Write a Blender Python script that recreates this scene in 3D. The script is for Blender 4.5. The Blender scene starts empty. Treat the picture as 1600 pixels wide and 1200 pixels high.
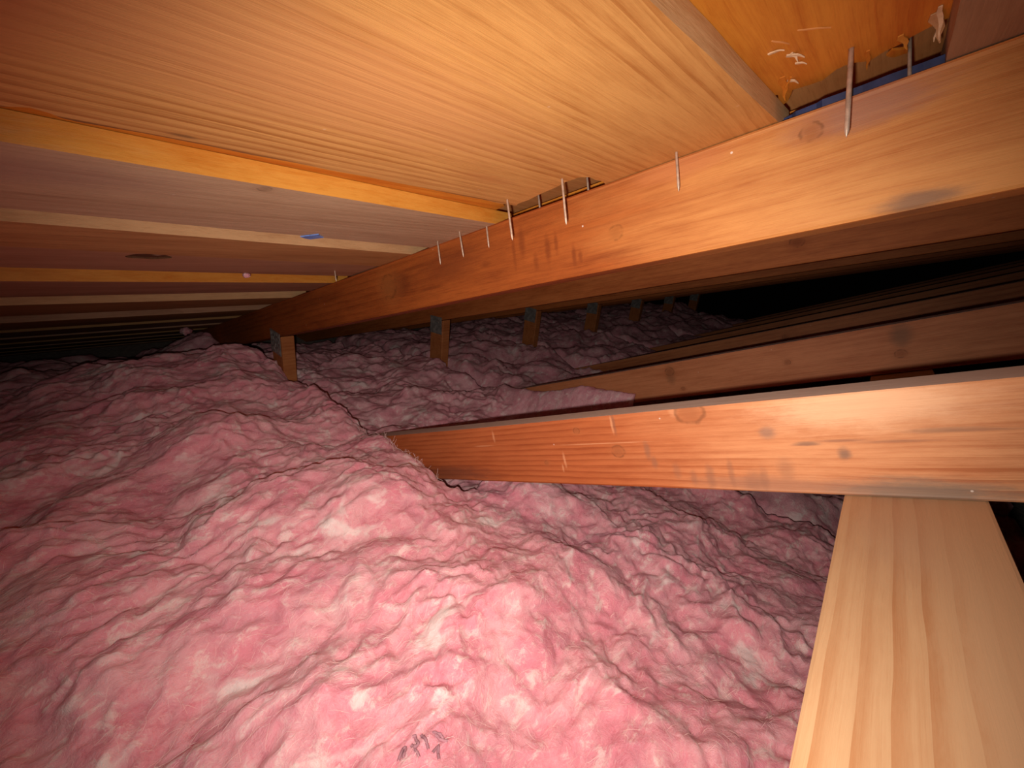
import bpy, bmesh, math, random
import numpy as np
from mathutils import Vector, Matrix

# ------------------------------------------------------------------ camera, light, exposure
scene = bpy.context.scene
C = scene.collection
YAW, PITCH, ROLL, FPX = 0.87584, -0.35082, 0.11219, 644.1
cy, sy = math.cos(YAW), math.sin(YAW)
fwd = Vector((sy*math.cos(PITCH), cy*math.cos(PITCH), math.sin(PITCH)))
r0 = Vector((cy, -sy, 0)); u0 = r0.cross(fwd)
right = r0*math.cos(ROLL) + u0*math.sin(ROLL)
up = -r0*math.sin(ROLL) + u0*math.cos(ROLL)

def frame(xa, ya, za, loc):
    m = Matrix((xa, ya, za)).transposed().to_4x4()
    m.translation = loc
    return m

cam_d = bpy.data.cameras.new('camera'); cam = bpy.data.objects.new('camera', cam_d); C.objects.link(cam)
cam_d.sensor_fit = 'HORIZONTAL'; cam_d.sensor_width = 36.0
cam_d.lens = 36.0*FPX/1600.0
cam_d.clip_start = 0.01; cam_d.clip_end = 60
cam.matrix_world = frame(right, up, -fwd, Vector((0, 0, 0)))
scene.camera = cam

world = bpy.data.worlds.new('attic_dark'); scene.world = world
world.use_nodes = True
world.node_tree.nodes['Background'].inputs[0].default_value = (0.5, 0.38, 0.32, 1)
world.node_tree.nodes['Background'].inputs[1].default_value = 0.0006

# the phone's flash: beside the lens, a little low and to the left
fl_d = bpy.data.lights.new('phone_flash', 'SPOT'); fl = bpy.data.objects.new('phone_flash', fl_d); C.objects.link(fl)
fl_d.energy = 17.2; fl_d.color = (1.0, 0.91, 0.83)
fl_d.spot_size = math.radians(129); fl_d.spot_blend = 1.0
fl_d.shadow_soft_size = 0.004
aim = (fwd + right*0.05 - up*0.06).normalized()
zx = aim.cross(up).normalized()
fl.matrix_world = frame(zx, zx.cross(aim), -aim, -right*0.012 - up*0.020)

scene.view_settings.view_transform = 'Standard'
scene.view_settings.look = 'None'
scene.view_settings.gamma = 1.0
scene.view_settings.use_curve_mapping = False
scene.view_settings.exposure = 0.0

# ------------------------------------------------------------------ helpers
rnd = random.Random(7)

def tag(o, label=None, cat=None, group=None, kind=None):
    if label: o['label'] = label
    if cat: o['category'] = cat
    if group: o['group'] = group
    if kind: o['kind'] = kind
    return o

def link(name, mesh, mat, parent=None, smooth=False):
    o = bpy.data.objects.new(name, mesh); C.objects.link(o)
    if mat is not None:
        for m in (mat if isinstance(mat, (list, tuple)) else [mat]):
            mesh.materials.append(m)
    if parent is not None: o.parent = parent
    if smooth:
        mesh.polygons.foreach_set('use_smooth', [True]*len(mesh.polygons))
    return o

def bm_mesh(name, bm):
    bmesh.ops.recalc_face_normals(bm, faces=bm.faces)
    if bm.calc_volume(signed=True) < 0: bmesh.ops.reverse_faces(bm, faces=bm.faces)
    me = bpy.data.meshes.new(name); bm.to_mesh(me); bm.free()
    return me

def empty(name, loc):
    o = bpy.data.objects.new(name, None); C.objects.link(o); o.location = loc
    o.empty_display_size = 0.05
    return o

def box_mesh(name, x0, x1, y0, y1, z0, z1, bevel=0.0025, cuts=0, wobble=0.0, seed=1):
    """a sawn board: long axis X, eased edges, slightly uneven"""
    bm = bmesh.new()
    bmesh.ops.create_cube(bm, size=1)
    for v in bm.verts:
        v.co = Vector((x0 if v.co.x < 0 else x1, y0 if v.co.y < 0 else y1, z0 if v.co.z < 0 else z1))
    if bevel:
        bmesh.ops.bevel(bm, geom=list(bm.edges), offset=bevel, segments=2, profile=0.6, affect='EDGES')
    if cuts:
        rr = random.Random(seed)
        for k in range(1, cuts):
            xx = x0 + (x1-x0)*k/cuts
            g = list(bm.verts)+list(bm.edges)+list(bm.faces)
            bmesh.ops.bisect_plane(bm, geom=g, plane_co=(xx, 0, 0), plane_no=(1, 0, 0))
        a, b = rr.uniform(0, 6), rr.uniform(0, 6)
        for v in bm.verts:
            v.co.y += wobble*math.sin(v.co.x*9+a); v.co.z += wobble*math.sin(v.co.x*7+b)
    return bm_mesh(name, bm)

def poly_board(name, pts, z0, z1, hole=None):
    """board from an outline (ragged where it is broken), extruded from z0 to z1"""
    bm = bmesh.new()
    def ring(p, z):
        vs = [bm.verts.new((x, y, z)) for x, y in p]
        return vs, [bm.edges.new((vs[i], vs[(i+1) % len(vs)])) for i in range(len(vs))]
    loops = [pts] + ([hole] if hole else [])
    lo = [ring(p, z0) for p in loops]; hi = [ring(p, z1) for p in loops]
    for side in (lo, hi):
        bmesh.ops.triangle_fill(bm, edges=[e for _, es in side for e in es], use_beauty=True)
    for (a, _), (b, _) in zip(lo, hi):
        n = len(a)
        for i in range(n):
            bm.faces.new((a[i], a[(i+1) % n], b[(i+1) % n], b[i]))
    return bm_mesh(name, bm)

# ------------------------------------------------------------------ materials
class NT:
    def __init__(s, name):
        s.m = bpy.data.materials.new(name); s.m.use_nodes = True
        s.t = s.m.node_tree; s.t.nodes.clear()
        s.out = s.n('ShaderNodeOutputMaterial'); s.b = s.n('ShaderNodeBsdfPrincipled')
        s.l(s.b.outputs[0], s.out.inputs[0])
        s.tc = s.n('ShaderNodeTexCoord').outputs['Object']
    def n(s, k, **kw):
        x = s.t.nodes.new(k)
        for a, v in kw.items(): setattr(x, a, v)
        return x
    def l(s, a, b): s.t.links.new(a, b)
    def put(s, v, sock):
        if hasattr(v, 'is_linked') or hasattr(v, 'node'): s.l(v, sock)
        else: sock.default_value = v
    def map(s, scale=(1, 1, 1), loc=(0, 0, 0), vec=None, rot=(0, 0, 0)):
        x = s.n('ShaderNodeMapping'); s.l(vec or s.tc, x.inputs[0])
        x.inputs['Scale'].default_value = scale; x.inputs['Location'].default_value = loc
        x.inputs['Rotation'].default_value = rot
        return x.outputs[0]
    def noise(s, vec, scale, detail=5, rough=0.6, dist=0.0):
        x = s.n('ShaderNodeTexNoise'); s.l(vec, x.inputs['Vector'])
        x.inputs['Scale'].default_value = scale; x.inputs['Detail'].default_value = detail
        x.inputs['Roughness'].default_value = rough; x.inputs['Distortion'].default_value = dist
        return x.outputs['Fac'], x.outputs['Color']
    def rng(s, v, a, b, c=0.0, d=1.0, smooth=True):
        x = s.n('ShaderNodeMapRange'); x.clamp = True
        if smooth: x.interpolation_type = 'SMOOTHSTEP'
        s.l(v, x.inputs['Value'])
        for k, q in zip(('From Min', 'From Max', 'To Min', 'To Max'), (a, b, c, d)): x.inputs[k].default_value = q
        return x.outputs[0]
    def math(s, op, a, b=0.0):
        x = s.n('ShaderNodeMath', operation=op); s.put(a, x.inputs[0]); s.put(b, x.inputs[1])
        return x.outputs[0]
    def mix(s, f, a, b, mode='MIX'):
        x = s.n('ShaderNodeMix', data_type='RGBA', blend_type=mode)
        s.put(f, x.inputs[0]); s.put(a if not isinstance(a, tuple) else (*a, 1)[:4], x.inputs[6]); s.put(b if not isinstance(b, tuple) else (*b, 1)[:4], x.inputs[7])
        return x.outputs[2]
    def vadd(s, a, b):
        x = s.n('ShaderNodeVectorMath', operation='ADD'); s.put(a, x.inputs[0]); s.put(b, x.inputs[1]); return x.outputs[0]
    def vscale(s, a, k):
        x = s.n('ShaderNodeVectorMath', operation='SCALE'); s.l(a, x.inputs[0]); x.inputs['Scale'].default_value = k; return x.outputs[0]
    def vlen(s, a):
        x = s.n('ShaderNodeVectorMath', operation='LENGTH'); s.l(a, x.inputs[0]); return x.outputs['Value']
    def bump(s, h, strength, dist):
        x = s.n('ShaderNodeBump'); s.l(h, x.inputs['Height']); x.inputs['Strength'].default_value = strength; x.inputs['Distance'].default_value = dist
        s.l(x.outputs[0], s.b.inputs['Normal'])

def wood(name, light, dark, seed=0.0, ring=0.45, ring_scale=26.0, axis='Z', blotch=0.5, patch=None,
         knots=(), stains=(), dust=0.0, rough=0.62, spec=0.25, fine=0.35, ring_dist=2.2, mottle=0.55):
    """sawn wood, grain along the object's X. knots: (x, y, z, radius); stains: (x, y, z, rx, ry, rz, colour, strength)"""
    t = NT(name)
    off = (seed*3.1, seed*1.7, seed*2.3)
    warp = t.vscale(t.noise(t.map((2.0, 6, 6), off), 1.6, 3)[1], 0.012)
    base = t.vadd(t.tc, warp)
    big = t.noise(t.map((1.6, 16, 16), off, base), 2.0, 5, 0.6)[0]
    fin = t.noise(t.map((5, 240, 240), off, base), 1.4, 4, 0.7)[0]
    fin2 = t.noise(t.map((14, 620, 620), off, base), 1.0, 3, 0.7)[0]
    sc = {'Y': (0.10, 1, 0.08), 'Z': (0.10, 0.08, 1)}[axis]
    w = t.n('ShaderNodeTexWave', wave_type='BANDS', bands_direction=axis, wave_profile='SAW')
    t.l(t.map(sc, off, base), w.inputs['Vector'])
    w.inputs['Scale'].default_value = ring_scale; w.inputs['Distortion'].default_value = ring_dist
    w.inputs['Detail'].default_value = 2; w.inputs['Detail Scale'].default_value = 0.8
    rings = t.rng(w.outputs['Fac'], 0.35, 1.0)
    area = t.rng(t.noise(t.map((1.5, 9, 9), (off[0]+5, off[1], off[2])), 1.3, 3)[0], 0.38, 0.64)
    f = t.math('MULTIPLY', rings, t.math('MULTIPLY', area, ring))
    f = t.math('ADD', f, t.math('MULTIPLY', t.rng(big, 0.35, 0.72), blotch))
    f = t.math('ADD', f, t.math('MULTIPLY', t.rng(fin, 0.4, 0.75), fine))
    f = t.math('ADD', f, t.math('MULTIPLY', t.rng(fin2, 0.50, 0.72), fine*0.9))
    f = t.math('MINIMUM', f, 1.0)
    mo = t.noise(t.map((18, 70, 70), off), 1.0, 6, 0.75)[0]
    f = t.math('ADD', f, t.math('MULTIPLY', t.rng(mo, 0.3, 0.75, -0.5, 0.5, False), mottle))
    f = t.math('MAXIMUM', t.math('MINIMUM', f, 1.15), -0.25)
    col = t.mix(f, light, dark)
    if patch:      # (x_from, x_to, light, dark): colour turns redder and darker along the length
        g = t.n('ShaderNodeSeparateXYZ'); t.l(t.vadd(t.tc, t.vscale(t.noise(t.map((4, 30, 30)), 1.5, 4)[1], 0.22)), g.inputs[0])
        col = t.mix(t.rng(g.outputs[0], patch[0], patch[1]), col, t.mix(f, patch[2], patch[3]))
    jig = t.vscale(t.noise(t.map((14, 60, 60)), 2.0, 6, 0.75)[1], 1.1)
    for (x, y, z, rx, ry, rz, c, k) in stains:
        p = t.map((1/rx, 1/ry, 1/rz), (-x/rx, -y/ry, -z/rz))
        d = t.vlen(t.vadd(t.vadd(p, jig), (-0.55, -0.55, -0.55)))
        col = t.mix(t.math('MULTIPLY', t.rng(d, 1.15, 0.25), k), col, c)
    jig2 = t.vscale(t.noise(t.map((50, 90, 90)), 1.5, 2)[1], 0.45)
    kn_ = t.noise(t.map(), 70, 2)[0]
    for (x, y, z, r) in knots:      # heart, ring and the grain swept round it
        p = t.map((1/r, 1.15/r, 1.15/r), (-x/r, -1.15*y/r, -1.15*z/r))
        d = t.vlen(t.vadd(t.vadd(p, jig2), (-0.22, -0.22, -0.22)))
        halo = t.rng(d, 2.4, 0.9)
        col = t.mix(t.math('MULTIPLY', halo, 0.30), col, dark)
        ringk = t.math('MULTIPLY', t.rng(d, 0.72, 0.95), t.rng(d, 1.2, 1.0))
        col = t.mix(t.math('MULTIPLY', t.rng(d, 1.25, 0.3), 0.55), col, tuple(v*0.75 for v in dark))
        col = t.mix(t.math('MULTIPLY', ringk, t.math('MULTIPLY', t.rng(kn_, 0.42, 0.6), 0.45)), col, tuple(v*0.25 for v in dark))
    if dust:       # insulation dust and lint caught on the timber
        v = t.n('ShaderNodeTexVoronoi'); v.inputs['Scale'].default_value = 55
        t.l(t.map(), v.inputs['Vector'])
        sp = t.n('ShaderNodeSeparateColor'); t.l(v.outputs['Color'], sp.inputs[0])
        m = t.math('MULTIPLY', t.rng(v.outputs['Distance'], 0.075, 0.04), t.rng(sp.outputs[0], 0.80, 0.84))
        col = t.mix(t.math('MULTIPLY', m, dust), col, (0.85, 0.72, 0.62))
    t.l(col, t.b.inputs['Base Color'])
    t.b.inputs['Roughness'].default_value = rough
    t.b.inputs['Specular IOR Level'].default_value = spec
    t.bump(t.math('ADD', t.math('ADD', t.math('MULTIPLY', fin, 0.8), t.math('MULTIPLY', fin2, 0.5)), t.math('MULTIPLY', rings, -0.3)), 0.35, 0.0012)
    return t.m

def plain(name, col, rough=0.6, metallic=0.0, var=0.25, scale=60, spec=0.4):
    t = NT(name)
    nz = t.noise(t.map(), scale, 4)[0]
    c = t.mix(t.rng(nz, 0.3, 0.7), tuple(v*(1-var) for v in col), tuple(min(1, v*(1+var)) for v in col))
    t.l(c, t.b.inputs['Base Color']); t.b.inputs['Roughness'].default_value = rough
    t.b.inputs['Metallic'].default_value = metallic; t.b.inputs['Specular IOR Level'].default_value = spec
    t.bump(nz, 0.2, 0.001)
    return t.m

def glass_wool(name, seed, grey=0.0, sss=0.0):
    t = NT(name)
    off = (seed, seed*0.7, 0)
    warp = t.vscale(t.noise(t.map((1, 1, 1), off), 14, 3)[1], 0.045)
    p = t.vadd(t.tc, warp)
    a = t.noise(t.map((13, 20, 20), off, p), 1.0, 6, 0.68)[0]
    b = t.noise(t.map((30, 52, 52), (off[0]+3, off[1], 0), p), 1.0, 6, 0.72)[0]
    fib = t.noise(t.map((120, 420, 420), off, p), 1.0, 3, 0.7, 1.0)[0]
    fib2 = t.noise(t.map((420, 110, 300), off, p), 1.0, 3, 0.7, 1.0)[0]
    g = grey
    def c_(r_, gg, b_): m_ = (r_+gg+b_)/3; return tuple(v*(1-g)+m_*g for v in (r_, gg, b_))
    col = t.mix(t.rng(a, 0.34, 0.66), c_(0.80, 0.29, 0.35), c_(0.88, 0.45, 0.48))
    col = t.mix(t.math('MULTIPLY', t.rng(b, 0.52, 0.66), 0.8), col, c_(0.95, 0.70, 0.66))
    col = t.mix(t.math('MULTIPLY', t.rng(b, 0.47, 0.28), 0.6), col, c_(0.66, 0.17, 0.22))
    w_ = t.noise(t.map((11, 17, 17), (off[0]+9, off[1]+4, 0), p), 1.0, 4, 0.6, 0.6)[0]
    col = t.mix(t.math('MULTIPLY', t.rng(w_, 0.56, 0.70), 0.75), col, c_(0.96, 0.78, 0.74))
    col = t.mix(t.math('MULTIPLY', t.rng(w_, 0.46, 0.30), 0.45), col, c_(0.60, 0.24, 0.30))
    ff = t.math('MAXIMUM', t.rng(fib, 0.56, 0.72), t.rng(fib2, 0.58, 0.74))
    col = t.mix(t.math('MULTIPLY', ff, 0.18), col, c_(1.0, 0.82, 0.78))
    t.l(col, t.b.inputs['Base Color'])
    t.b.inputs['Roughness'].default_value = 0.95
    t.b.inputs['Specular IOR Level'].default_value = 0.05
    t.b.inputs['Subsurface Weight'].default_value = sss
    t.b.inputs['Subsurface Radius'].default_value = (1.0, 0.6, 0.6)
    t.b.inputs['Subsurface Scale'].default_value = 0.010
    h = t.math('ADD', t.math('MULTIPLY', fib, 0.5), t.math('ADD', t.math('MULTIPLY', fib2, 0.35), t.math('MULTIPLY', b, 1.6)))
    t.bump(h, 0.6, 0.005)
    return t.m

TAN, TAN_D = (0.74, 0.36, 0.135), (0.50, 0.17, 0.045)
RED, RED_D = (0.56, 0.19, 0.055), (0.24, 0.055, 0.014)

# ------------------------------------------------------------------ roof deck (the setting)
SLOPE = 0.3189
CA = 1/math.sqrt(1+SLOPE*SLOPE); SA = SLOPE*CA
RT = 0.1476                                        # height of the rafters' top plane at the origin
ceil_m = poly_board('ceiling', [(-1.0, -0.75), (4.6, -0.75), (4.6, 3.3), (-1.0, 3.3)], 0.046, 0.062)
M_under = wood('old_roof_board', (0.80, 0.36, 0.12), (0.55, 0.21, 0.06), 3.0, ring=0.3)
ceiling = tag(link('ceiling', ceil_m, M_under), kind='structure')
ceiling.matrix_world = frame(Vector((1, 0, 0)), Vector((0, CA, -SA)), Vector((0, SA, CA)), Vector((0, 0, RT)))

M_ply = wood('orange_plywood', (0.66, 0.25, 0.03), (0.46, 0.12, 0.011), 5.0, ring=0.2, axis='Y', blotch=0.7, rough=0.5, dust=0.4,
             stains=[(0.33, 0.02, 0.019, 0.10, 0.04, 0.05, (0.46, 0.12, 0.015), 0.7)])
M_edge = wood('fresh_board_edge', (0.62, 0.27, 0.045), (0.50, 0.165, 0.016), 2.0, ring=0.15, axis='Z', rough=0.5, mottle=0.9,
             stains=[(-0.34, 0.42, 0.01, 0.36, 0.3, 0.3, (0.60, 0.36, 0.17), 0.9)])
M_edge_pale = wood('pale_board_edge', (0.56, 0.33, 0.16), (0.4, 0.2, 0.085), 2.5, ring=0.15)
M_p1 = wood('bright_fir_plank', (0.60, 0.295, 0.088), (0.40, 0.155, 0.036), 1.0, ring=0.95, ring_scale=34, axis='Y', blotch=0.30, dust=0.15, ring_dist=1.2,
            stains=[(0.08, 0.27, 0, 0.28, 0.07, 0.1, (0.54, 0.24, 0.088), 0.75), (0.31, 0.335, 0, 0.05, 0.012, 0.1, (0.45, 0.17, 0.05), 0.5), (0.05, 0.3795, 0, 0.16, 0.0022, 0.1, (0.2, 0.075, 0.02), 0.9), (0.30, 0.3835, 0, 0.16, 0.0018, 0.1, (0.2, 0.075, 0.02), 0.8), (0.078, 0.372, 0, 0.010, 0.003, 0.1, (0.2, 0.09, 0.03), 0.8)])
M_p2 = wood('greyish_pink_plank', (0.52, 0.35, 0.21), (0.37, 0.22, 0.12), 7.0, ring=0.3, axis='Y', dust=0.2,
            stains=[(-0.02, 0.47, 0, 0.14, 0.04, 0.1, (0.36, 0.22, 0.16), 0.6)], knots=[(0.147, 0.445, 0, 0.006)])
M_p3 = wood('reddish_brown_plank', (0.52, 0.27, 0.10), (0.34, 0.145, 0.045), 9.0, ring=0.3, axis='Y')
M_p4 = wood('rosy_brown_plank', (0.47, 0.25, 0.14), (0.33, 0.15, 0.075), 11.0, ring=0.3, axis='Y', dust=0.2)
M_p5 = wood('grey_brown_plank', (0.44, 0.24, 0.14), (0.26, 0.12, 0.06), 13.0, ring=0.3, axis='Y')
M_p6 = wood('olive_brown_plank', (0.42, 0.22, 0.08), (0.28, 0.13, 0.04), 15.0, ring=0.3, axis='Y')
M_p0 = wood('dull_brown_plank', (0.36, 0.21, 0.12), (0.26, 0.13, 0.07), 17.0, ring=0.3, axis='Y', blotch=0.3)
M_blue = plain('blue_underlay_film', (0.030, 0.042, 0.11), 0.35, var=0.4, scale=40)
M_nail = plain('weathered_nail_steel', (0.55, 0.40, 0.30), 0.4, metallic=0.35, var=0.2, scale=200)
M_plate = plain('dull_galvanized_plate', (0.30, 0.29, 0.27), 0.5, metallic=0.5, var=0.3, scale=60)
M_pale = plain('pale_torn_wood', (0.66, 0.45, 0.27), 0.7, var=0.2, scale=90)

def ragged(x0, y0, x1, y1, n, amp, rr):
    """points from one corner to the next, uneven like a split edge"""
    out = []
    dx, dy = x1-x0, y1-y0; L = math.hypot(dx, dy); nx, ny = -dy/L, dx/L
    for k in range(1, n):
        f = k/n; d = rr.uniform(-amp, amp)
        out.append((x0+dx*f+nx*d, y0+dy*f+ny*d))
    return out

def roof_plank(near, far, mat, emat, x0=-0.75, x1=0.4885, z0=0.0, th=0.019, rough_far=0.0006, rough_near=0.0004, seed=1, corner=None, bites=(), hole=None, end=None):
    """near / far: (y at x=0, y at x=0.42) of the plank's two edges, world metres; local s = y / CA"""
    rr = random.Random(seed)
    N = lambda x: (near[0]+(near[1]-near[0])*x/0.42)/CA
    F = lambda x: (far[0]+(far[1]-far[0])*x/0.42)/CA
    pts = [(x0, N(x0))] + ragged(x0, N(x0), x1, N(x1), 26, rough_near, rr) + [(x1, N(x1))]
    if corner: pts += corner
    else: pts += [(x1, F(x1))]
    xe = pts[-1][0]
    back = ragged(xe, F(xe), x0, F(x0), 40, rough_far, rr)
    for (bx0, bx1, d) in bites:
        back = [p for p in back if not bx0 <= p[0] <= bx1]
        m = [(bx1, F(bx1)), (bx1-0.2*(bx1-bx0), F(bx1)-d*0.6), (bx0+0.45*(bx1-bx0), F(bx0)-d), (bx0+0.2*(bx1-bx0), F(bx0)-d*0.5), (bx0, F(bx0))]
        back = sorted(back+m, key=lambda p: -p[0])
    pts += back + [(x0, F(x0))]
    me = poly_board('roof_plank', pts, z0, z0+th, hole)
    o = link('roof_plank', me, [mat, emat], ceiling)
    for p in me.polygons:
        if abs(p.normal.z) < 0.5: p.material_index = 1
    return o

s = lambda y: y/CA
roof_plank((-0.40, -0.40), (0.016, 0.018), M_p0, M_p0, seed=2)
roof_plank((0.1335, 0.1135), (0.361, 0.368), M_p1, wood('tan_sawn_edge', (0.74, 0.46, 0.23), (0.56, 0.29, 0.12), 2.7, ring=0.2), seed=3, rough_far=0.0012,
           corner=[(0.4885, s(0.268)), (0.447, s(0.270)), (0.437, s(0.2665)), (0.422, s(0.268)), (0.409, s(0.2665)), (0.398, s(0.272)), (0.396, s(0.288)),
                   (0.400, s(0.302)), (0.402, s(0.325)), (0.406, s(0.345)), (0.405, s(0.360)), (0.409, s(0.366))],
           bites=[(0.006, 0.026, 0.005)])
roof_plank((0.406, 0.434), (0.541, 0.581), M_p2, M_edge, seed=4)
roof_plank((0.580, 0.631), (0.677, 0.737), M_p3, M_edge_pale, seed=5)
kh = [(0.103+0.0225*math.cos(a)*(1+0.1*math.sin(3*a)), s(0.7105)+0.0165*math.sin(a)*(1+0.12*math.cos(5*a))) for a in [k*math.tau/22 for k in range(22)]]
M_knot = wood('dark_knot', (0.13, 0.05, 0.02), (0.05, 0.018, 0.008), 2.2, ring=0.4, rough=0.8, stains=[(0.112, s(0.7105), 0.0035, 0.006, 0.008, 0.02, (0.45, 0.30, 0.2), 0.7)])
roof_plank((0.679, 0.739), (0.794, 0.852), M_p4, M_knot, seed=6, z0=0.0012, hole=kh)
kb = link('loose_knot', poly_board('loose_knot', [(0.103+(x-0.103)*0.97, s(0.7105)+(y-s(0.7105))*0.97) for x, y in kh], 0.0035, 0.016), M_knot, ceiling)
roof_plank((0.885, 0.931), (1.034, 1.051), M_p5, M_edge, seed=7)
roof_plank((1.134, 1.167), (1.300, 1.305), M_p6, M_edge_pale, seed=8)
yy = 1.43; k = 0
for w_, g_, m_ in ((0.17, 0.075, M_p6), (0.17, 0.06, M_p5), (0.16, 0.07, M_p6), (0.17, 0.06, M_p5), (0.17, 0.06, M_p6), (0.17, 0.06, M_p5), (0.17, 0.06, M_p6)):
    roof_plank((yy, yy+0.004), (yy+w_, yy+w_), m_, M_p6 if k % 2 else M_p5, seed=20+k)
    yy += w_+g_; k += 1
# the next run of planks, butted on the first truss and carried over the others
yy = -0.42; k = 0
while yy < 2.9:
    w_ = 0.19+0.05*rnd.random()
    roof_plank((yy, yy), (yy+w_, yy+w_), (M_p5, M_p6, M_p3, M_p4)[k % 4], M_p5, x0=0.535, x1=4.5, seed=50+k)
    yy += w_+0.05; k += 1

# orange plywood above the planks, torn off short of the first rafter
rr = random.Random(12)
rag = [(0.431, s(0.0)), (0.438, s(0.027)), (0.446, s(0.034)), (0.4535, s(0.040)), (0.451, s(0.047)), (0.454, s(0.056)), (0.4495, s(0.066)), (0.452, s(0.074)), (0.4565, s(0.083)),
       (0.456, s(0.092)), (0.4585, s(0.1015)), (0.466, s(0.1035)), (0.478, s(0.108)), (0.4785, s(0.114)), (0.464, s(0.1125)), (0.452, s(0.111)), (0.444, s(0.116)), (0.4425, s(0.131))]
rag = [(x-0.009-0.004*math.sin(y*190), y) for x, y in rag]
outl = [(-0.9, s(-0.5)), (0.42, s(-0.5))] + rag + [(0.425, s(0.24)), (0.392, s(0.262)), (0.389, s(0.38)), (0.452, s(0.42)), (0.452, s(3.0)), (-0.9, s(3.0))]
ply = link('plywood_panel', poly_board('plywood_panel', outl, 0.0195, 0.031), M_ply, ceiling)
ply2 = link('plywood_panel', poly_board('plywood_panel', [(0.53, s(-0.5)), (4.5, s(-0.5)), (4.5, s(3.0)), (0.53, s(3.0))], 0.0195, 0.031), M_ply, ceiling)
# torn strips and lifted splinters along the tear
def splinter(pts, z, th, mat=M_pale):
    return link('splinter', poly_board('splinter', [(x, s(y)) for x, y in pts], z, z+th), mat, ceiling)
def shard(x, y, h, L, w, az, tilt, mat=M_pale):
    """a lifted sliver: long, pointed, curling away from the panel"""
    bm = bmesh.new(); prev = None
    for i_ in range(6):
        f = i_/5; ww = w*(0.25+0.75*math.sin(math.pi*min(1, 0.15+f*0.85)))*(1-0.6*f); zz = -L*tilt*f*f
        a = [bm.verts.new((L*f, sg*ww/2+0.15*w*math.sin(9*f+az), zz+th_)) for sg in (-1, 1) for th_ in (0, 0.0008)]
        if prev:
            for p_, q_ in ((0, 1), (1, 3), (3, 2), (2, 0)): bm.faces.new((prev[p_], prev[q_], a[q_], a[p_]))
        else: bm.faces.new((a[0], a[1], a[3], a[2]))
        prev = a
    bm.faces.new((prev[0], prev[2], prev[3], prev[1]))
    o = link('splinter', bm_mesh('splinter', bm), mat, ceiling); o.location = (x, s(y), h); o.rotation_euler = (0, 0, az)
    return o
shard(0.366, 0.1035, 0.0187, 0.010, 0.0030, -1.9, 0.30); shard(0.380, 0.0960, 0.0187, 0.011, 0.0036, -1.2, 0.35); shard(0.379, 0.0930, 0.0187, 0.008, 0.0028, -0.4, 0.5)
shard(0.398, 0.0935, 0.0187, 0.007, 0.0024, -1.4, 0.4); shard(0.422, 0.1015, 0.0187, 0.008, 0.0032, -1.0, 0.4); shard(0.418, 0.0985, 0.0187, 0.012, 0.0022, 0.5, 0.2, M_ply)
shard(0.412, 0.1030, 0.0190, 0.034, 0.0060, 0.10, 0.16, M_ply); shard(0.412, 0.0250, 0.0185, 0.032, 0.0070, -0.15, 0.22, M_edge_pale); shard(0.405, 0.0230, 0.0185, 0.028, 0.0034, -0.05, 0.32)
shard(0.432, 0.0215, 0.0185, 0.012, 0.0030, 0.2, 0.4); shard(0.428, 0.0560, 0.0188, 0.026, 0.0035, 0.05, 0.12, M_ply); shard(0.352, 0.086, 0.0190, 0.022, 0.0012, -0.8, 0.03, M_under)
shard(0.350, 0.099, 0.0190, 0.016, 0.0012, -0.5, 0.03, M_under); shard(0.425, 0.040, 0.0188, 0.020, 0.0050, -0.2, 0.15, M_edge)
splinter([(0.441, 0.044), (0.449, 0.036), (0.4565, 0.036), (0.455, 0.043), (0.447, 0.047)], 0.0175, 0.0018, M_ply)
splinter([(0.404, 0.360), (0.402, 0.330), (0.419, 0.300), (0.421, 0.302), (0.406, 0.330), (0.4075, 0.358)], 0.0120, 0.0030, M_pale)
splinter([(0.425, 0.292), (0.4265, 0.286), (0.4385, 0.285), (0.4385, 0.287)], 0.0120, 0.0025, M_pale)
# blue underlay film showing over the rafter, and a torn flake of it between two planks
link('underlay_film', poly_board('underlay_film', [(0.4565, s(0.016)), (0.4865, s(0.014)), (0.486, s(0.116)), (0.470, s(0.115)), (0.4655, s(0.105)), (0.4615, s(0.102)), (0.4600, s(0.088)),
                                                    (0.4565, s(0.084)), (0.4575, s(0.060)), (0.4560, s(0.045)), (0.4570, s(0.028))], 0.0006, 0.0075), M_blue, ceiling)
fk = link('underlay_flake', poly_board('underlay_flake', [(0.231, s(0.563)), (0.247, s(0.547)), (0.251, s(0.553)), (0.259, s(0.560)), (0.247, s(0.572)), (0.239, s(0.569))], -0.0016, -0.0004), plain('blue_film_flake', (0.16, 0.26, 0.62), 0.5, var=0.3, scale=80), ceiling)
tag(fk, 'small torn blue flake of film')

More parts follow.
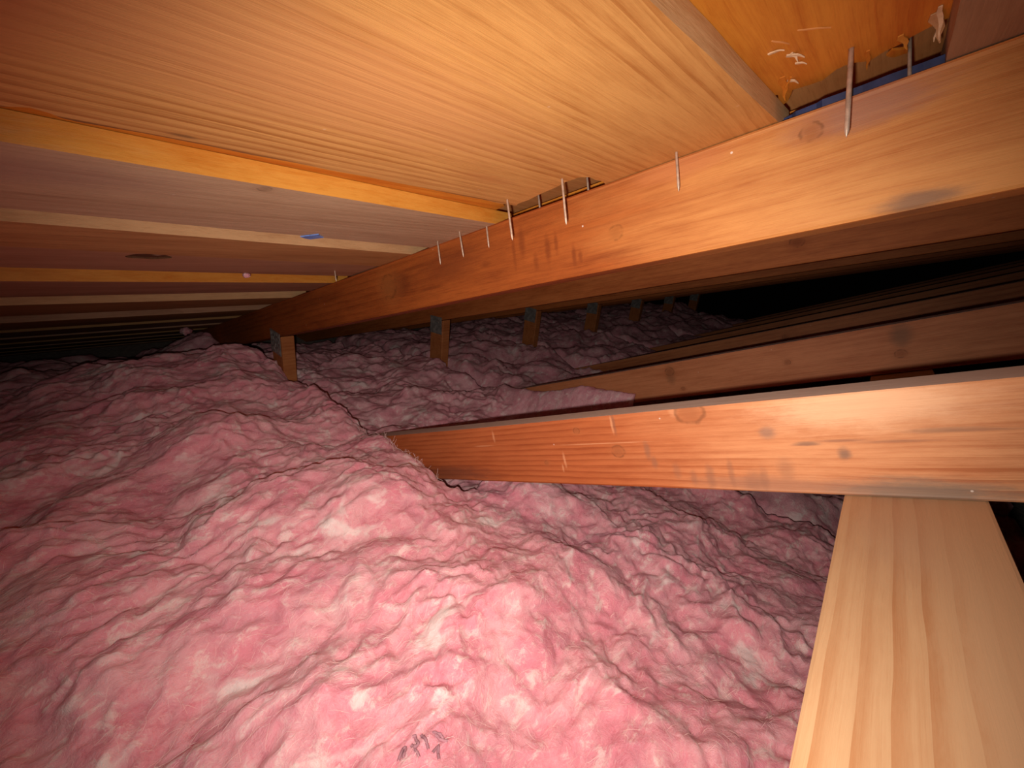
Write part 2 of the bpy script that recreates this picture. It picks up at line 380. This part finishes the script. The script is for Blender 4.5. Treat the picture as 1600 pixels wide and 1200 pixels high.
# nails driven through the deck
def nail_mesh(L, r=0.00135):
    bm = bmesh.new(); n = 10; rings = []
    prof = [(0.012, r), (-L+0.007, r), (-L+0.0045, r*0.95), (-L+0.0012, r*0.35), (-L, r*0.05)]
    for z, q in prof:
        rings.append([bm.verts.new((q*math.cos(a*math.tau/n), q*math.sin(a*math.tau/n), z)) for a in range(n)])
    for a, b in zip(rings, rings[1:]):
        for i in range(n): bm.faces.new((a[i], a[(i+1) % n], b[(i+1) % n], b[i]))
    bm.faces.new(rings[0]); bm.faces.new(rings[-1][::-1])
    return bm_mesh('nail', bm)
for (x, sv, h, L, tx, ty) in ((0.413, 0.0672, 0.019, 0.058, 0.05, 0.05), (0.430, 0.1973, 0, 0.036, 0, 0), (0.384, 0.2981, 0, 0.046, -0.02, 0.02),
                              (0.4585, 0.312, 0.012, 0.034, 0.0, 0.0), (0.4560, 0.384, 0.012, 0.034, 0, 0.0), (0.380, 0.3726, 0, 0.046, 0.02, -0.03),
                              (0.425, 0.5101, 0, 0.037, 0.0, -0.04), (0.431, 0.5699, 0, 0.036, 0.02, 0.0), (0.4445, 0.473, 0, 0.030, 0.0, 0.02),
                              (0.387, 0.8355, 0, 0.020, 0.04, 0.0), (0.4550, 0.0367, 0.019, 0.045, 0.0, 0.0)):
    o = link('nail', nail_mesh(L, 0.0017 if L > 0.055 else 0.00125), M_nail, ceiling, True)
    o.location = (x, sv, h); o.rotation_euler = (ty, tx, 0)

# ------------------------------------------------------------------ trusses, 610 mm apart
X0, SP, T = 0.45, 0.61, 0.038
RD, WD = 0.0989*CA, 0.1029/math.sqrt(1+0.4862**2)
WC = 1/math.sqrt(1+0.4862**2); WS = 0.4862*WC
def chord_mats():
    out = []
    # local frame of the top chord: X along the slope towards the eave, Y = thickness, Z up from the underside
    k1 = [(0.224/CA+0.012, 0, 0.040, 0.0095), (0.062/CA, 0, 0.078, 0.008), (0.73, 0, 0.052, 0.026)]
    st = [(0.000, 0, 0.006, 0.030, 0.05, 0.010, (0.17, 0.10, 0.07), 0.75), (0.035, 0, 0.082, 0.06, 0.05, 0.018, (0.36, 0.17, 0.12), 0.7),
          (0.70, 0, 0.05, 0.07, 0.05, 0.03, (0.16, 0.035, 0.01), 0.75), *[(x, 0, z, rx, 0.05, rz, (0.19, 0.040, 0.009), k*0.85) for x, z, rx, rz, k in ((0.344, 0.042, 0.006, 0.022, 0.8), (0.330, 0.046, 0.004, 0.016, 0.7), (0.305, 0.026, 0.004, 0.016, 0.8), (0.296, 0.024, 0.004, 0.010, 0.7),
          (0.386, 0.060, 0.007, 0.026, 0.7), (0.402, 0.050, 0.004, 0.030, 0.6), (0.365, 0.03, 0.005, 0.014, 0.6), (0.46, 0.045, 0.012, 0.006, 0.6), (0.52, 0.070, 0.03, 0.005, 0.7), (0.60, 0.030, 0.04, 0.004, 0.7), (0.64, 0.072, 0.05, 0.004, 0.6))],
          (0.55, 0, 0.06, 0.10, 0.05, 0.03, (0.2, 0.045, 0.012), 0.6), (0.17, 0, 0.085, 0.06, 0.05, 0.012, (0.5, 0.17, 0.06), 0.6)]
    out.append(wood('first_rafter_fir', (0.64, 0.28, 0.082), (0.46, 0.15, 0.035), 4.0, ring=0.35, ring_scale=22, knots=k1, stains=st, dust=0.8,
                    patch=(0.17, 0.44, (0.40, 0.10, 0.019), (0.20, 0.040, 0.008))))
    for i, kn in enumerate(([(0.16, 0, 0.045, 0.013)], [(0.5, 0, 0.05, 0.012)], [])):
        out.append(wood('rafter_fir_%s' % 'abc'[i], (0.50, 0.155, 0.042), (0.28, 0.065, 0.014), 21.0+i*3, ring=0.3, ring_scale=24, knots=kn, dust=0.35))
    return out
def web_mats():
    out = []
    # local frame of the web: X along it, downhill; Z up from its underside
    k1 = [(0.09, 0, 0.088, 0.016), (0.245, 0, 0.075, 0.005), (0.188, 0, 0.045, 0.009), (0.31, 0, 0.03, 0.004)]
    st = [(-0.08, 0, 0.004, 0.075, 0.05, 0.016, (0.16, 0.12, 0.09), 0.85), (0.02, 0, 0.006, 0.10, 0.05, 0.012, (0.28, 0.13, 0.08), 0.6), (-0.037, 0, 0.038, 0.006, 0.05, 0.008, (0.17, 0.10, 0.07), 0.75),
          (0.019, 0, 0.060, 0.010, 0.05, 0.008, (0.2, 0.12, 0.09), 0.6), (-0.01, 0, 0.048, 0.012, 0.05, 0.003, (0.2, 0.11, 0.07), 0.7), (-0.10, 0, 0.056, 0.03, 0.05, 0.003, (0.3, 0.16, 0.09), 0.6),
          *[(x, 0, z, rx, 0.05, rz, (0.24, 0.105, 0.06), k*0.75) for x, z, rx, rz, k in ((0.082, 0.014, 0.006, 0.018, 0.7), (0.060, 0.018, 0.004, 0.020, 0.6), (0.040, 0.011, 0.011, 0.013, 0.6), (0.100, 0.012, 0.005, 0.012, 0.6), (0.010, 0.024, 0.009, 0.014, 0.5), (0.030, 0.012, 0.005, 0.016, 0.6),
            (0.149, 0.046, 0.005, 0.014, 0.8), (0.143, 0.030, 0.005, 0.010, 0.7), (0.186, 0.082, 0.003, 0.018, 0.8), (0.118, 0.020, 0.006, 0.012, 0.5), (-0.036, 0.050, 0.022, 0.0018, 0.8), (-0.010, 0.047, 0.014, 0.0018, 0.7), (-0.075, 0.048, 0.030, 0.0018, 0.7), (-0.120, 0.055, 0.03, 0.0016, 0.6))],
          *[(x, 0, z, rx, 0.05, rz, (0.74, 0.36, 0.18), 0.5) for x, z, rx, rz in ((0.276, 0.034, 0.0025, 0.014), (0.282, 0.022, 0.0020, 0.008), (0.189, 0.080, 0.0022, 0.014), (0.21, 0.056, 0.09, 0.0010), (0.108, 0.090, 0.006, 0.009), (0.41, 0.075, 0.003, 0.012), (0.44, 0.060, 0.03, 0.0012))],
 (0.55, 0, 0.01, 0.14, 0.05, 0.02, (0.14, 0.05, 0.03), 0.6),
          (-0.05, 0, 0.08, 0.09, 0.05, 0.025, (0.86, 0.52, 0.30), 0.6)]
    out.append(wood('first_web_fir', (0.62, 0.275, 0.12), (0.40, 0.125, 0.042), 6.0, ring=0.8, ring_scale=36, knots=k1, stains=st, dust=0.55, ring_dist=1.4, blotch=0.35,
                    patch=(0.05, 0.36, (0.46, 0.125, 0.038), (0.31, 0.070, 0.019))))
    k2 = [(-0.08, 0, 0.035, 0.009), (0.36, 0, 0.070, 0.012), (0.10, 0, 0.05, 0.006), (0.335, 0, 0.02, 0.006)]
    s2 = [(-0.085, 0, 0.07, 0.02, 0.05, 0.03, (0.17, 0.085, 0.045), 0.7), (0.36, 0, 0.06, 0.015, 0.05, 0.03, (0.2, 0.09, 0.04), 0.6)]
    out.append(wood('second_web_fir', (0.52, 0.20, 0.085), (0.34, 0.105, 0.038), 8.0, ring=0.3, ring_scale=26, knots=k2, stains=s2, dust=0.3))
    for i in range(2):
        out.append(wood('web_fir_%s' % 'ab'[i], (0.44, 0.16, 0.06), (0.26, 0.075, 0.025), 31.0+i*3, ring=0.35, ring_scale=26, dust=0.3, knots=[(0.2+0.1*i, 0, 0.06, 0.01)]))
    return out
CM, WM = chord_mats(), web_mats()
M_top = wood('dusty_grey_top_face', (0.80, 0.66, 0.56), (0.66, 0.50, 0.40), 44.0, ring=0.2)
M_strut = wood('strut_fir', (0.50, 0.18, 0.06), (0.32, 0.09, 0.024), 41.0, ring=0.35, ring_scale=26, knots=[(0.30, 0, 0.05, 0.01)])

def plate_mesh():
    """pressed truss plate with rows of punched slots standing proud"""
    bm = bmesh.new()
    def bx(a, b, c, d, e, f):
        r_ = bmesh.ops.create_cube(bm, size=1)['verts']
        for v in r_: v.co = Vector((a if v.co.x < 0 else b, c if v.co.y < 0 else d, e if v.co.z < 0 else f))
    bx(-0.0016, 0, -0.036, 0.036, -0.035, 0.035)
    for i in range(5):
        for j in range(4):
            y = -0.027+i*0.0135; z = -0.025+j*0.0165+(0.004 if i % 2 else 0)
            bx(-0.0024, -0.0016, y-0.0015, y+0.0015, z-0.005, z+0.005)
    return bm_mesh('connector_plate', bm)
PLATE = plate_mesh()
PLATE.materials.append(M_plate)

place = ['nearest the camera, with lit orange-tan rafter, knot and nails', 'second one back, its web half wrapped by insulation', 'third one back, web seen as a thin strip',
         'fourth one back, only a strut and dim web seen', 'fifth one back in the dark', 'sixth one back, nearly lost in darkness', 'seventh one back, last in the dark']
strut_y0, strut_y1 = 1.279, 1.357
for k in range(7):
    xk = X0 + k*SP
    t = empty('roof_truss', (xk, 1.3, -0.78))
    tag(t, 'timber roof truss ' + place[k], 'roof truss', 'roof trusses in a row')
    inv = Matrix.Translation((-xk, -1.3, 0.78))
    # top chord
    me = box_mesh('top_chord', -0.95, 3.05, 0.0, -T, 0.0, RD-0.0006, 0.0032, 24 if k < 2 else 0, 0.0006, k)
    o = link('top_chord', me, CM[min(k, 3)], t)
    o.matrix_parent_inverse = Matrix()
    o.matrix_local = inv @ frame(Vector((0, CA, -SA)), Vector((-1, 0, 0)), Vector((0, SA, CA)), Vector((xk, 0, 0.0487)))
    # diagonal web
    me = box_mesh('diagonal_web', -0.93, 1.42, 0.0, -T, 0.0, WD, 0.0022, 24 if k < 2 else 0, 0.0005, 30+k)
    o = link('diagonal_web', me, [WM[min(k, 3)], M_top], t)
    for p in me.polygons:
        if p.center.z > WD-0.0018 and abs(p.normal.z) > 0.8: p.material_index = 1
    o.matrix_local = inv @ frame(Vector((0, WC, -WS)), Vector((-1, 0, 0)), Vector((0, WS, WC)), Vector((xk, 0, -0.1004-0.1029)))
    # strut, cut to the slope of the rafter
    bm = bmesh.new()
    vs = []
    for y in (strut_y0, strut_y1):
        for x in (0, T):
            for z in (-0.78, 0.0487-SLOPE*y-0.0012): vs.append(bm.verts.new((x, y-1.3, z+0.78)))
    bmesh.ops.convex_hull(bm, input=vs)
    bmesh.ops.bevel(bm, geom=[e for e in bm.edges if e.calc_face_angle(0) > 0.5], offset=0.002, segments=1, affect='EDGES')
    me = bm_mesh('strut', bm)
    st = link('strut', me, M_strut, t)
    p = bpy.data.objects.new('connector_plate', PLATE); C.objects.link(p); p.parent = t
    p.location = (-0.0002, 0.022, 0.78+0.0487-SLOPE*1.318-0.016)
    p.rotation_euler = (-0.05 if k % 2 else 0.03, 0, 0)

# ------------------------------------------------------------------ lateral brace nailed under the webs
M_brace = wood('pale_brace_fir', (0.46, 0.27, 0.138), (0.36, 0.165, 0.07), 51.0, ring=0.85, ring_scale=24, axis='Y', blotch=0.12, dust=0.8, ring_dist=0.9, fine=0.25, mottle=0.4,
               stains=[(0.40, -0.075, 0, 0.10, 0.05, 0.1, (0.40, 0.245, 0.15), 0.5), (0.30, -0.108, 0, 1.2, 0.034, 0.1, (0.44, 0.262, 0.142), 0.85)])
me = box_mesh('lateral_brace', -0.55, 4.2, -0.1185, -0.0315, -0.0385, -0.0008, 0.0022, 30, 0.0006, 5)
brace = link('lateral_brace', me, M_brace)
brace.matrix_world = frame(Vector((1, 0, 0)), Vector((0, WC, -WS)), Vector((0, WS, WC)), Vector((0, 0, -0.1004-0.1029)))
tag(brace, 'pale tan board in the lower right corner, running under the nearest diagonal timber', 'brace board')

# ------------------------------------------------------------------ glass wool batts
def hash2(ix, iy, seed):
    n = (ix.astype(np.int64)*374761393 + iy.astype(np.int64)*668265263 + seed*974711) & 0x7fffffff
    n = ((n ^ (n >> 13))*1274126177) & 0x7fffffff
    return ((n ^ (n >> 16)) & 0xffff)/65535.0*math.tau
def perlin(x, y, seed):
    x0 = np.floor(x); y0 = np.floor(y); fx = x-x0; fy = y-y0
    u = fx*fx*fx*(fx*(fx*6-15)+10); v = fy*fy*fy*(fy*(fy*6-15)+10)
    def g(dx, dy):
        a = hash2(x0+dx, y0+dy, seed); return np.cos(a)*(fx-dx)+np.sin(a)*(fy-dy)
    a = g(0, 0)*(1-u)+g(1, 0)*u; b = g(0, 1)*(1-u)+g(1, 1)*u
    return (a*(1-v)+b*v)*1.5
def fluff(x, y, seed, fine=1.0):
    """lumpy, torn glass wool: rounded tufts with creases between them, drawn out along X"""
    wx = x + 0.020*perlin(x*11, y*11, seed+1) + 0.006*perlin(x*40, y*40, seed+2)
    wy = y + 0.020*perlin(x*11, y*11, seed+3) + 0.006*perlin(x*40, y*40, seed+4)
    def soft(n, e): return np.sqrt(n*n+e*e)-0.3
    m1 = np.clip(0.7+0.9*perlin(x*6, y*7, seed+20), 0.2, 1.4)
    h = 0.034*perlin(wx*3.6, wy*4.6, seed+5)
    h = h + 0.024*perlin(wx*8, wy*11, seed+6)
    h = h + 0.013*soft(perlin(wx*14, wy*20, seed+7), 0.16)
    h = h + m1*0.0080*soft(perlin(wx*27, wy*40, seed+12), 0.18)
    h = h + m1*0.0060*perlin(wx*40, wy*64, seed+13)
    h = h + m1*0.0029*soft(perlin(wx*62, wy*92, seed+8), 0.2)*fine
    h = h + 0.0017*perlin(wx*105, wy*150, seed+9)*fine
    return h
def sst(x, a, b):
    t_ = np.clip((x-a)/(b-a), 0, 1); return t_*t_*(3-2*t_)

def batt(name, x0, x1, y0, y1, step, base, seed, amp, mat, bottom=-0.775, edge=0.018, keep=None, dist=None):
    nx = max(8, int((x1-x0)/step)); ny = max(8, int((y1-y0)/step))
    gx = np.linspace(x0, x1, nx); gy = np.linspace(y0, y1, ny)
    X, Y = np.meshgrid(gx, gy, indexing='ij')
    d = np.minimum(np.minimum(X-x0, x1-X), np.minimum(Y-y0, y1-Y))
    if dist is not None: d = dist(X, Y)
    if callable(amp): amp = amp(X, Y)
    Z = base(X, Y) + amp*fluff(X, Y, seed, 1.0 if step < 0.003 else 0.0) - edge*(1-sst(d, 0, 0.03))**2
    top = np.stack([X, Y, Z], -1).reshape(-1, 3)
    I = np.arange(nx*ny).reshape(nx, ny)
    q = np.stack([I[:-1, :-1], I[1:, :-1], I[1:, 1:], I[:-1, 1:]], -1).reshape(-1, 4)
    if keep is not None:
        mid = top[q].mean(1); q = q[keep(mid[:, 0], mid[:, 1])]
    e = np.concatenate([q[:, [0, 1]], q[:, [1, 2]], q[:, [2, 3]], q[:, [3, 0]]])
    key = np.sort(e, 1); key = key[:, 0]*(nx*ny)+key[:, 1]
    _, inv_, cnt = np.unique(key, return_inverse=True, return_counts=True)
    be = e[cnt[inv_] == 1]                         # open border: carry it down to the floor
    bv = np.unique(be); look = np.full(nx*ny, -1); look[bv] = np.arange(len(bv))
    verts = [top]; sk = []; prev = be; n = len(top)
    for lv in range(1, 5):
        P = top[bv].copy(); P[:, 2] = P[:, 2]*(1-lv/4)+bottom*lv/4
        verts.append(P); cur = look[be]+n; n += len(bv)
        sk.append(np.stack([prev[:, 1], prev[:, 0], cur[:, 0], cur[:, 1]], -1)); prev = cur
    V = np.concatenate(verts); Fq = np.concatenate([q]+sk)
    used = np.unique(Fq); rm = np.full(len(V), -1); rm[used] = np.arange(len(used)); V = V[used]; Fq = rm[Fq]
    me = bpy.data.meshes.new(name)
    me.vertices.add(len(V)); me.vertices.foreach_set('co', V.astype(np.float32).ravel())
    me.loops.add(Fq.size); me.loops.foreach_set('vertex_index', Fq.astype(np.int32).ravel())
    me.polygons.add(len(Fq)); me.polygons.foreach_set('loop_start', np.arange(0, Fq.size, 4, dtype=np.int32)); me.polygons.foreach_set('loop_total', np.full(len(Fq), 4, dtype=np.int32))
    me.polygons.foreach_set('use_smooth', np.ones(len(Fq), dtype=bool))
    me.update(); me.validate()
    o = link('insulation_batt', me, mat)
    return o, (lambda x, y: float(Z[int(round((x-x0)/(x1-x0)*(nx-1))), int(round((y-y0)/(y1-y0)*(ny-1)))]))

W1, W2 = glass_wool('pink_glass_wool', 0.0, 0.0, 0.7), glass_wool('pink_glass_wool_far', 4.0, 0.12, 0.0)
XE = 0.4475      # beyond the seam the foreground batt stops at the first truss; nearer the camera it runs on under the web
def seam(x): return 0.474 - 0.052*sst(x, 0.62, 0.85)
def base0(X, Y):
    z = -0.430 + 0.024*np.exp(-((X-0.18)**2/0.05+(Y-0.35)**2/0.12))
    z = z - 0.10*sst(X, 0.38, 1.05) - 0.02*sst(-X, 0.0, 0.4) - 0.012*sst(Y, 1.2, 1.5) - 0.045*sst(-X, -0.25, 0.15)*sst(Y, 0.85, 1.4)
    return z - 0.02*sst(X, 0.44, 0.50)
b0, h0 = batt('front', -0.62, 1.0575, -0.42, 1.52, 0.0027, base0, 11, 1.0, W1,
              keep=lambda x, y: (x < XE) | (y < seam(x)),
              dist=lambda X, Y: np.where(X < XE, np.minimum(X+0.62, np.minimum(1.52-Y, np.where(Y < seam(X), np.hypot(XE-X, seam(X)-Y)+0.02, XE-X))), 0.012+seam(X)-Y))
tag(b0, 'large fluffy pink insulation batt filling the foreground, printed mark at its near edge', 'insulation')
def base0r(X, Y):
    return -0.500 - 0.22*np.clip(Y-1.55, 0, 9) + 0.055*np.exp(-((X-0.40)**2/0.01+(Y-2.05)**2/0.02)) 
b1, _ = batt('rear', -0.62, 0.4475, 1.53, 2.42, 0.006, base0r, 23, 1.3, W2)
tag(b1, 'dim pink insulation batt under the far left eave, behind the foreground batt', 'insulation')
def base1(X, Y):
    z = -0.545 + 0.0*X - 0.20*np.clip(Y-1.5, 0, 9)
    lip = sst(X, 0.96, 1.045)*np.clip(0.168-0.312*(Y-0.445), 0, 1)
    return z + lip + 0.02*sst(X, 0.7, 0.5)
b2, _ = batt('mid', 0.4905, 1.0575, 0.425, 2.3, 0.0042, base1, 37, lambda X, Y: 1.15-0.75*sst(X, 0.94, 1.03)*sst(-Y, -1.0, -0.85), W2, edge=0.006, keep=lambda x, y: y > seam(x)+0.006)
tag(b2, 'dusky pink insulation batt between the nearest two trusses, behind the foreground batt', 'insulation')
lab = ['dark pink insulation batt between the second and third trusses', 'dark pink insulation batt between the third and fourth trusses',
       'dark pink insulation batt between the fourth and fifth trusses', 'faint insulation batt between the fifth and sixth trusses', 'faint insulation batt between the sixth and seventh trusses']
for k in range(1, 6):
    xk = X0+k*SP
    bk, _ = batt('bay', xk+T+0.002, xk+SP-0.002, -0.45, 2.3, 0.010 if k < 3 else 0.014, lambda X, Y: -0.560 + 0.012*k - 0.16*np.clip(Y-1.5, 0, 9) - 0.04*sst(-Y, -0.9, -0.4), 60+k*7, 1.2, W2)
    tag(bk, lab[k-1], 'insulation')
for o in [o_ for o_ in C.objects if o_.name.startswith('insulation_batt')]: o['group'] = 'pink insulation batts'

# printed mark on the foreground batt, frayed strands on its torn edge
def strands(name, lines, r, mat, parent):
    cu = bpy.data.curves.new(name, 'CURVE'); cu.dimensions = '3D'; cu.bevel_depth = r; cu.bevel_resolution = 1
    for ln in lines:
        sp = cu.splines.new('POLY'); sp.points.add(len(ln)-1)
        for p_, c_ in zip(sp.points, ln): p_.co = (*c_, 1)
    tmp = bpy.data.objects.new('tmp', cu); C.objects.link(tmp)
    dg = bpy.context.evaluated_depsgraph_get()
    me = bpy.data.meshes.new_from_object(tmp.evaluated_get(dg))
    bpy.data.objects.remove(tmp); bpy.data.curves.remove(cu)
    me.name = name
    me.materials.clear()
    return link(name, me, mat, parent)
def drape(pts, n=6, lift=0.0006):
    out = []
    for (xa, ya), (xb, yb) in zip(pts, pts[1:]):
        for i in range(n): out.append((xa+(xb-xa)*i/n, ya+(yb-ya)*i/n))
    out.append(pts[-1])
    return [(x, y, h0(x, y)+lift) for x, y in out]
INK = [[(0.118, 0.171), (0.125, 0.175), (0.127, 0.174), (0.121, 0.169)], [(0.134, 0.175), (0.136, 0.174), (0.135, 0.171), (0.134, 0.167), (0.131, 0.167), (0.13, 0.171)],
       [(0.13, 0.166), (0.129, 0.159)], [(0.14, 0.171), (0.139, 0.164), (0.138, 0.159)], [(0.148, 0.166), (0.152, 0.161), (0.153, 0.154), (0.148, 0.163)],
       [(0.139, 0.155), (0.146, 0.156), (0.142, 0.152), (0.14, 0.148)]]
ink = strands('printed_mark', [drape(p_) for p_ in INK], 0.0012, plain('grey_ink', (0.36, 0.17, 0.20), 0.9), b0)
tag(ink, 'grey printed strokes')
M_fib = plain('loose_glass_fibre', (0.93, 0.64, 0.60), 0.8, var=0.1)
ln = []
rr = random.Random(3)
for i in range(110):
    y = rr.uniform(0.52, 0.80); x = 0.444-abs(rr.gauss(0, 0.010)); z = h0(x, y)-0.002
    a = rr.uniform(-0.6, 1.8); L = rr.uniform(0.006, 0.020); p_ = Vector((x, y, z)); dv = Vector((0.25*math.cos(a), math.sin(a)*0.6-0.3, rr.uniform(0.1, 0.9))).normalized(); pl = []
    for q in range(5):
        pl.append(tuple(p_)); dv = (dv+Vector((rr.uniform(-.3, .1), rr.uniform(-.35, .35), rr.uniform(-.4, .15)))).normalized(); p_ = p_+dv*L/4
        p_.x = min(p_.x, 0.4485)
    ln.append(pl)
ff = strands('frayed_fibre', ln, 0.00022, M_fib, b0); ff['kind'] = 'stuff'

def surface_fibres(name, n, seed, xr, yr, mat, parent, hf, r=0.00013):
    g = np.random.default_rng(seed)
    x = g.uniform(*xr, n); y = g.uniform(*yr, n); L = g.uniform(0.006, 0.022, n)
    a = np.where(g.random(n) < 0.6, g.normal(0.15, 0.5, n), g.uniform(0, math.tau, n)); k_ = g.normal(0, 40, n); lift = g.uniform(0.0, 0.0022, n)
    P = []
    for i_ in range(5):
        P.append(np.stack([x, y], -1)); a = a + k_*L/4; x = x+np.cos(a)*L/4; y = y+np.sin(a)*L/4
    P = np.stack(P, 1)
    Zf = np.array([[hf(px, py) for px, py in q_] for q_ in P.reshape(-1, 5, 2)]) + lift[:, None]*np.array([0.0, 0.8, 1.0, 0.9, 0.3])
    P = np.concatenate([P, Zf[:, :, None]], -1)
    ok = (P[:, :, 0].max(1) < xr[1]+0.003)
    P = P[ok]; m_ = len(P)
    d = np.gradient(P, axis=1); d /= np.linalg.norm(d, axis=2, keepdims=True)+1e-9
    sd = np.cross(d, [0, 0, 1.0]); sd /= np.linalg.norm(sd, axis=2, keepdims=True)+1e-9; upv = np.cross(sd, d)
    tp = np.array([0.3, 1, 1, 0.9, 0.2])[None, :, None]*r
    ring = np.stack([P+sd*tp, P+(-0.5*sd+0.866*upv)*tp, P+(-0.5*sd-0.866*upv)*tp], 2)      # m,5,3,3
    V = ring.reshape(-1, 3); I = np.arange(m_*15).reshape(m_, 5, 3)
    F_ = np.concatenate([np.stack([I[:, :-1, c_], I[:, :-1, (c_+1) % 3], I[:, 1:, (c_+1) % 3], I[:, 1:, c_]], -1).reshape(-1, 4) for c_ in range(3)])
    me = bpy.data.meshes.new(name); me.from_pydata(V.tolist(), [], F_.tolist())
    o = link(name, me, mat, parent); o['kind'] = 'stuff'
    return o
surface_fibres('loose_fibre', 5200, 5, (-0.16, 0.442), (-0.12, 1.1), M_fib, b0, h0)
surface_fibres('loose_fibre', 1800, 6, (0.43, 0.95), (-0.14, 0.40), M_fib, b0, h0)

def tuft(x, y, z, r, label, seed):
    bm = bmesh.new(); bmesh.ops.create_icosphere(bm, subdivisions=3, radius=r)
    rr = random.Random(seed); ax = [rr.uniform(0, 6) for _ in range(6)]
    for v in bm.verts:
        c = v.co/r
        v.co *= 1+0.22*math.sin(5*c.x+ax[0])*math.sin(4*c.y+ax[1])+0.16*math.sin(9*c.z+ax[2])*math.sin(8*c.x+ax[3])+0.08*math.sin(17*c.y+ax[4])
        v.co.z *= 0.8
    me = bm_mesh('insulation_tuft', bm)
    o = link('insulation_tuft', me, W1, None, True); o.location = (x, y, z)
    return tag(o, label, 'insulation tuft')
def on_roof(x, y): return RT-SLOPE*y
tuft(0.243, 0.822, on_roof(0, 0.822)-0.0028, 0.0055, 'small white insulation tuft stuck between two roof planks', 1)
tuft(0.345, 1.93, on_roof(0, 1.93)-0.016, 0.017, 'pale insulation tuft clinging to the roof near the far eave', 2)

# ------------------------------------------------------------------ floor below the insulation
fm = poly_board('floor', [(-1.0, -0.75), (4.6, -0.75), (4.6, 3.1), (-1.0, 3.1)], -0.80, -0.7805)
tag(link('floor', fm, plain('ceiling_drywall_back', (0.45, 0.40, 0.36), 0.9)), kind='structure')
